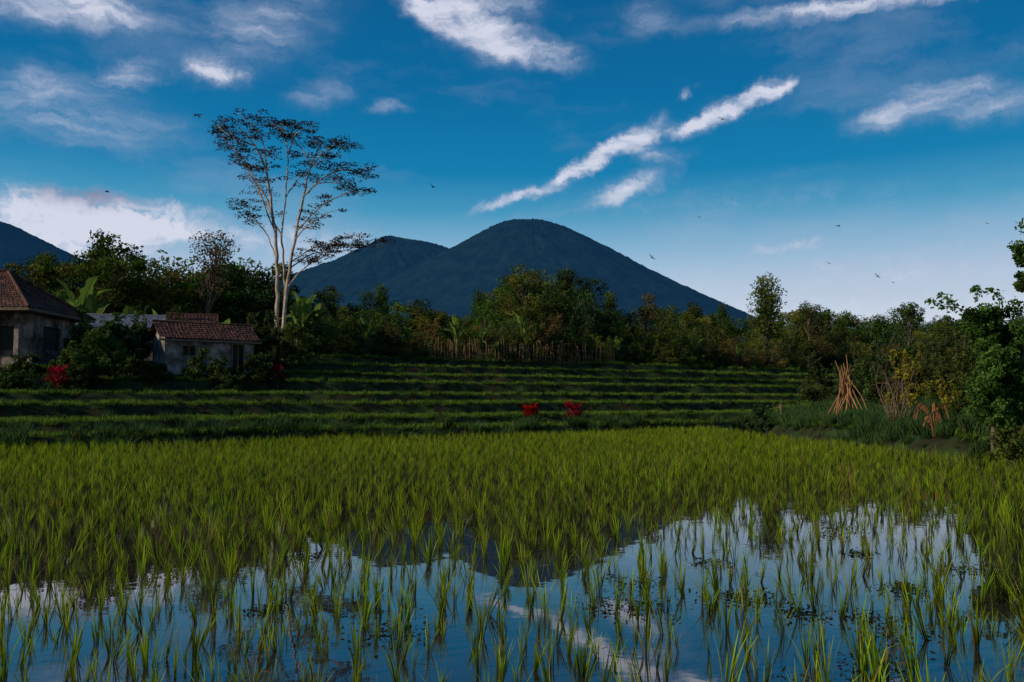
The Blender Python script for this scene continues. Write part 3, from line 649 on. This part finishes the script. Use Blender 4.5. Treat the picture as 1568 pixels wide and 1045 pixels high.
# ------------------------------------------------------------------ birds
def bird(px,py,y,s,r):
    mb=MB()
    P=np.array([(-.1,0,0),(-.05,0,.005),(0,0,.01),(.06,0,.005),(.09,0,0)]); tube(mb,P,[.004,.02,.028,.018,.004],7)
    for sg in (1,-1):
        mb.add([(-.03,sg*.01,.01),(.03,sg*.01,.012),(.025,sg*.12,.05),(-.03,sg*.11,.05)],[(0,1,2,3)],(1,1,1))
        mb.add([(-.03,sg*.11,.05),(.025,sg*.12,.05),(-.03,sg*.25,.03),(-.06,sg*.24,.03)],[(0,1,2,3)],(1,1,1))
        mb.add([(-.09,0,0),(-.08,sg*.012,0),(-.18,sg*.04,0),(-.15,sg*.01,0)],[(0,1,2,3)],(1,1,1))
    b=(px-784)/1307; o=mb.obj('swallow_bird',[M_bird],loc=(b*y,y,1.7+(612-py)/1307*y)); o.rotation_euler=(r*.5,r*.3,r); o.scale=(s,)*3
for q in [(155,290,45,1.3,.5),(660,282,40,1.2,1.3),(1290,344,42,1,.2),(1112,175,40,1,.9),(1000,393,45,.9,2),(1075,330,45,.7,.4),(1273,402,48,.8,1),(1348,422,50,.8,2.5),(1372,432,52,.8,.3),(1505,443,40,.8,1.9),(1520,340,45,.7,.8)]: bird(*q)

# ------------------------------------------------------------------ world
w=bpy.data.worlds.new('World'); scene.world=w; w.use_nodes=True; nt=w.node_tree; nt.nodes.clear(); N=nt.nodes.new; L=nt.links.new
try: w.cycles.sampling_method='MANUAL'; w.cycles.sample_map_resolution=256
except Exception as ex: print(ex)
SUN=Vector((-.84,-.36,.38)).normalized(); sel=math.asin(SUN.z); saz=math.atan2(SUN.x,SUN.y)
sky=N('ShaderNodeTexSky'); sky.sky_type='NISHITA'; sky.sun_disc=False; sky.sun_elevation=sel; sky.sun_rotation=saz%(2*math.pi)
tc=N('ShaderNodeTexCoord'); sx=N('ShaderNodeSeparateXYZ'); L(tc.outputs['Generated'],sx.inputs[0])
def M(op,a,b=None,c=None,clamp=False):
    q=N('ShaderNodeMath'); q.operation=op; q.use_clamp=clamp
    for i,v in enumerate((a,b,c)):
        if v is None: continue
        if isinstance(v,(int,float)): q.inputs[i].default_value=v
        else: L(v,q.inputs[i])
    return q.outputs[0]
az=M('MULTIPLY',M('ARCTAN2',sx.outputs[0],sx.outputs[1]),57.2958)
el=M('MULTIPLY',M('ARCSINE',sx.outputs[2]),57.2958)
cb=N('ShaderNodeCombineXYZ'); L(az,cb.inputs[0]); L(el,cb.inputs[1])
ramp=N('ShaderNodeValToRGB'); L(M('DIVIDE',el,40.,clamp=True),ramp.inputs[0])
st=[(0,(.62,.68,.78)),(5,(.60,.67,.78)),(7.5,(.46,.58,.73)),(9.8,(.25,.46,.65)),(12.4,(.06,.31,.52)),(15,(.006,.205,.43)),(20,(.002,.145,.35)),(26,(.002,.11,.285)),(40,(.003,.07,.2))]
cr=ramp.color_ramp; cr.elements[0].position=0; cr.elements[0].color=(*st[0][1],1); cr.elements[1].position=1; cr.elements[1].color=(*st[-1][1],1)
for d,c in st[1:-1]: e_=cr.elements.new(d/40); e_.color=(*c,1)
sc10=N('ShaderNodeMix'); sc10.data_type='RGBA'; sc10.blend_type='MULTIPLY'; sc10.inputs[0].default_value=1; L(ramp.outputs[0],sc10.inputs[6]); sc10.inputs[7].default_value=(10,10,10,1)
mixs=N('ShaderNodeMix'); mixs.data_type='RGBA'; mixs.inputs[0].default_value=.985; L(sky.outputs[0],mixs.inputs[6]); L(sc10.outputs[2],mixs.inputs[7])
def noise(vec,scale,detail,rough=.55,st=(1,1,1),rot=0):
    mp=N('ShaderNodeMapping'); mp.inputs['Scale'].default_value=st; mp.inputs['Rotation'].default_value=(0,0,rot); L(vec,mp.inputs[0])
    n=N('ShaderNodeTexNoise'); n.noise_dimensions='2D'; n.inputs['Scale'].default_value=scale; n.inputs['Detail'].default_value=detail; n.inputs['Roughness'].default_value=rough; L(mp.outputs[0],n.inputs['Vector']); return n
def VM(op,a,b):
    q=N('ShaderNodeVectorMath'); q.operation=op
    for i,v in enumerate((a,b)):
        if isinstance(v,tuple): q.inputs[i].default_value=v
        else: L(v,q.inputs[i])
    return q.outputs[0]
n1=noise(cb.outputs[0],.5,5,.62)
wv=VM('MULTIPLY',VM('SUBTRACT',n1.outputs['Color'],(.5,.5,.5)),(3.0,1.3,0.))
wc=VM('ADD',cb.outputs[0],wv)
pitch=math.radians(3.92)
def deg(px,py):
    u=(px-784)/1307; v=(522.5-py)/1307
    x,y,z=u,math.cos(pitch)-v*math.sin(pitch),math.sin(pitch)+v*math.cos(pitch); l=math.sqrt(x*x+y*y+z*z)
    return math.degrees(math.atan2(x,y)),math.degrees(math.asin(z/l))
def ell(cx,cy,a,b,rot,amp,prev):
    c=deg(cx,cy); mp=N('ShaderNodeMapping'); mp.vector_type='TEXTURE'
    mp.inputs['Location'].default_value=(c[0],c[1],0); mp.inputs['Rotation'].default_value=(0,0,math.radians(rot)); mp.inputs['Scale'].default_value=(a/22.8*1.4,b/22.8*1.9,1)
    L(wc,mp.inputs[0]); ln=N('ShaderNodeVectorMath'); ln.operation='LENGTH'; L(mp.outputs[0],ln.inputs[0])
    mr=N('ShaderNodeMapRange'); mr.interpolation_type='SMOOTHSTEP'; L(ln.outputs['Value'],mr.inputs[0])
    mr.inputs[1].default_value=1; mr.inputs[2].default_value=0; mr.inputs[3].default_value=0; mr.inputs[4].default_value=amp
    return mr.outputs[0] if prev is None else M('ADD',prev,mr.outputs[0])
wisps=[(800,298,100,8,17,1.1),(900,252,66,12,33,1.2),(975,213,65,15,25,1.2),(1060,188,50,9,28,1.1),(1130,163,90,12,24,1.25),(1200,135,40,8,18,.95),(1010,238,50,9,0,.8),(965,288,80,16,22,1.0),
 (640,10,60,18,-30,.95),(720,42,100,30,-24,1.2),(830,78,80,20,-12,1.0),(770,10,80,22,0,.65),(990,25,60,25,20,.5),(1350,0,300,14,0,1.1),(1400,155,100,26,10,.62),(1350,182,60,12,10,.5),(1520,158,80,26,-5,.7),(1050,140,15,8,0,.6),
 (100,5,150,30,3,1.1),(330,107,46,16,-5,.8),(190,115,60,18,20,.7),(400,40,150,50,25,.6),(490,145,60,18,10,.55),(597,165,42,8,0,.75),(100,175,210,40,-5,.62),(60,120,60,20,0,.35),(860,320,140,12,12,.35)]
D=None
for q in wisps: D=ell(*q,D)
cum=[(60,322,110,30,0,1.0),(200,335,120,28,0,1.2),(110,380,170,26,0,.95),(450,372,180,34,0,.65),(1210,376,100,10,3,.4),(1400,420,420,50,0,.5),(1150,310,420,24,0,.3)]
D2=None
for q in cum: D2=ell(*q,D2)
shade=ell(140,298,85,15,2,1.,None)
nf=noise(wc,.9,8,.62,(.26,1.2,1),math.radians(-24)); nb_=noise(wc,1.0,7,.62,(.6,1,1)); nv=noise(wc,.12,6,.6,(.5,1.6,1),math.radians(-15))
def alpha(Dd,nn,k,lo,hi):
    v=M('MULTIPLY',Dd,M('MULTIPLY_ADD',nn.outputs['Fac'],k,1-k*.5))
    mr=N('ShaderNodeMapRange'); mr.interpolation_type='SMOOTHSTEP'; L(v,mr.inputs[0]); mr.inputs[1].default_value=lo; mr.inputs[2].default_value=hi; return mr.outputs[0]
a1=alpha(D,nf,2.0,-.02,1.45); a2=alpha(D2,nb_,2.2,.06,1.15)
veil=N('ShaderNodeMapRange'); veil.interpolation_type='SMOOTHSTEP'; L(nv.outputs['Fac'],veil.inputs[0]); veil.inputs[1].default_value=.46; veil.inputs[2].default_value=.75; veil.inputs[4].default_value=.22
al=M('MULTIPLY',M('MAXIMUM',M('MAXIMUM',a1,a2),veil.outputs[0]),.94)
cc=N('ShaderNodeMix'); cc.data_type='RGBA'; L(al,cc.inputs[0]); cc.inputs[6].default_value=(3.1,3.9,5.7,1); cc.inputs[7].default_value=(7.0,7.2,8.4,1)
cs=N('ShaderNodeMix'); cs.data_type='RGBA'; L(M('MULTIPLY',shade,.9),cs.inputs[0]); L(cc.outputs[2],cs.inputs[6]); cs.inputs[7].default_value=(1.9,2.2,3.6,1)
fin=N('ShaderNodeMix'); fin.data_type='RGBA'; L(al,fin.inputs[0]); L(mixs.outputs[2],fin.inputs[6]); L(cs.outputs[2],fin.inputs[7])
bg=N('ShaderNodeBackground'); bg.inputs['Strength'].default_value=.1; L(fin.outputs[2],bg.inputs[0]); wo=N('ShaderNodeOutputWorld'); L(bg.outputs[0],wo.inputs[0])

sl=bpy.data.lights.new('sun','SUN'); sl.energy=4.0; sl.angle=math.radians(.6); sl.color=(1,.86,.64)
so=bpy.data.objects.new('sun',sl); scene.collection.objects.link(so); so.rotation_euler=SUN.to_track_quat('Z','Y').to_euler()

cam=bpy.data.cameras.new('camera'); cam.sensor_width=36; cam.lens=30; cam.clip_end=30000; cam.clip_start=.1
co=bpy.data.objects.new('camera',cam); scene.collection.objects.link(co); co.location=(0,0,1.7); co.rotation_euler=(math.radians(90)+pitch,0,0); scene.camera=co
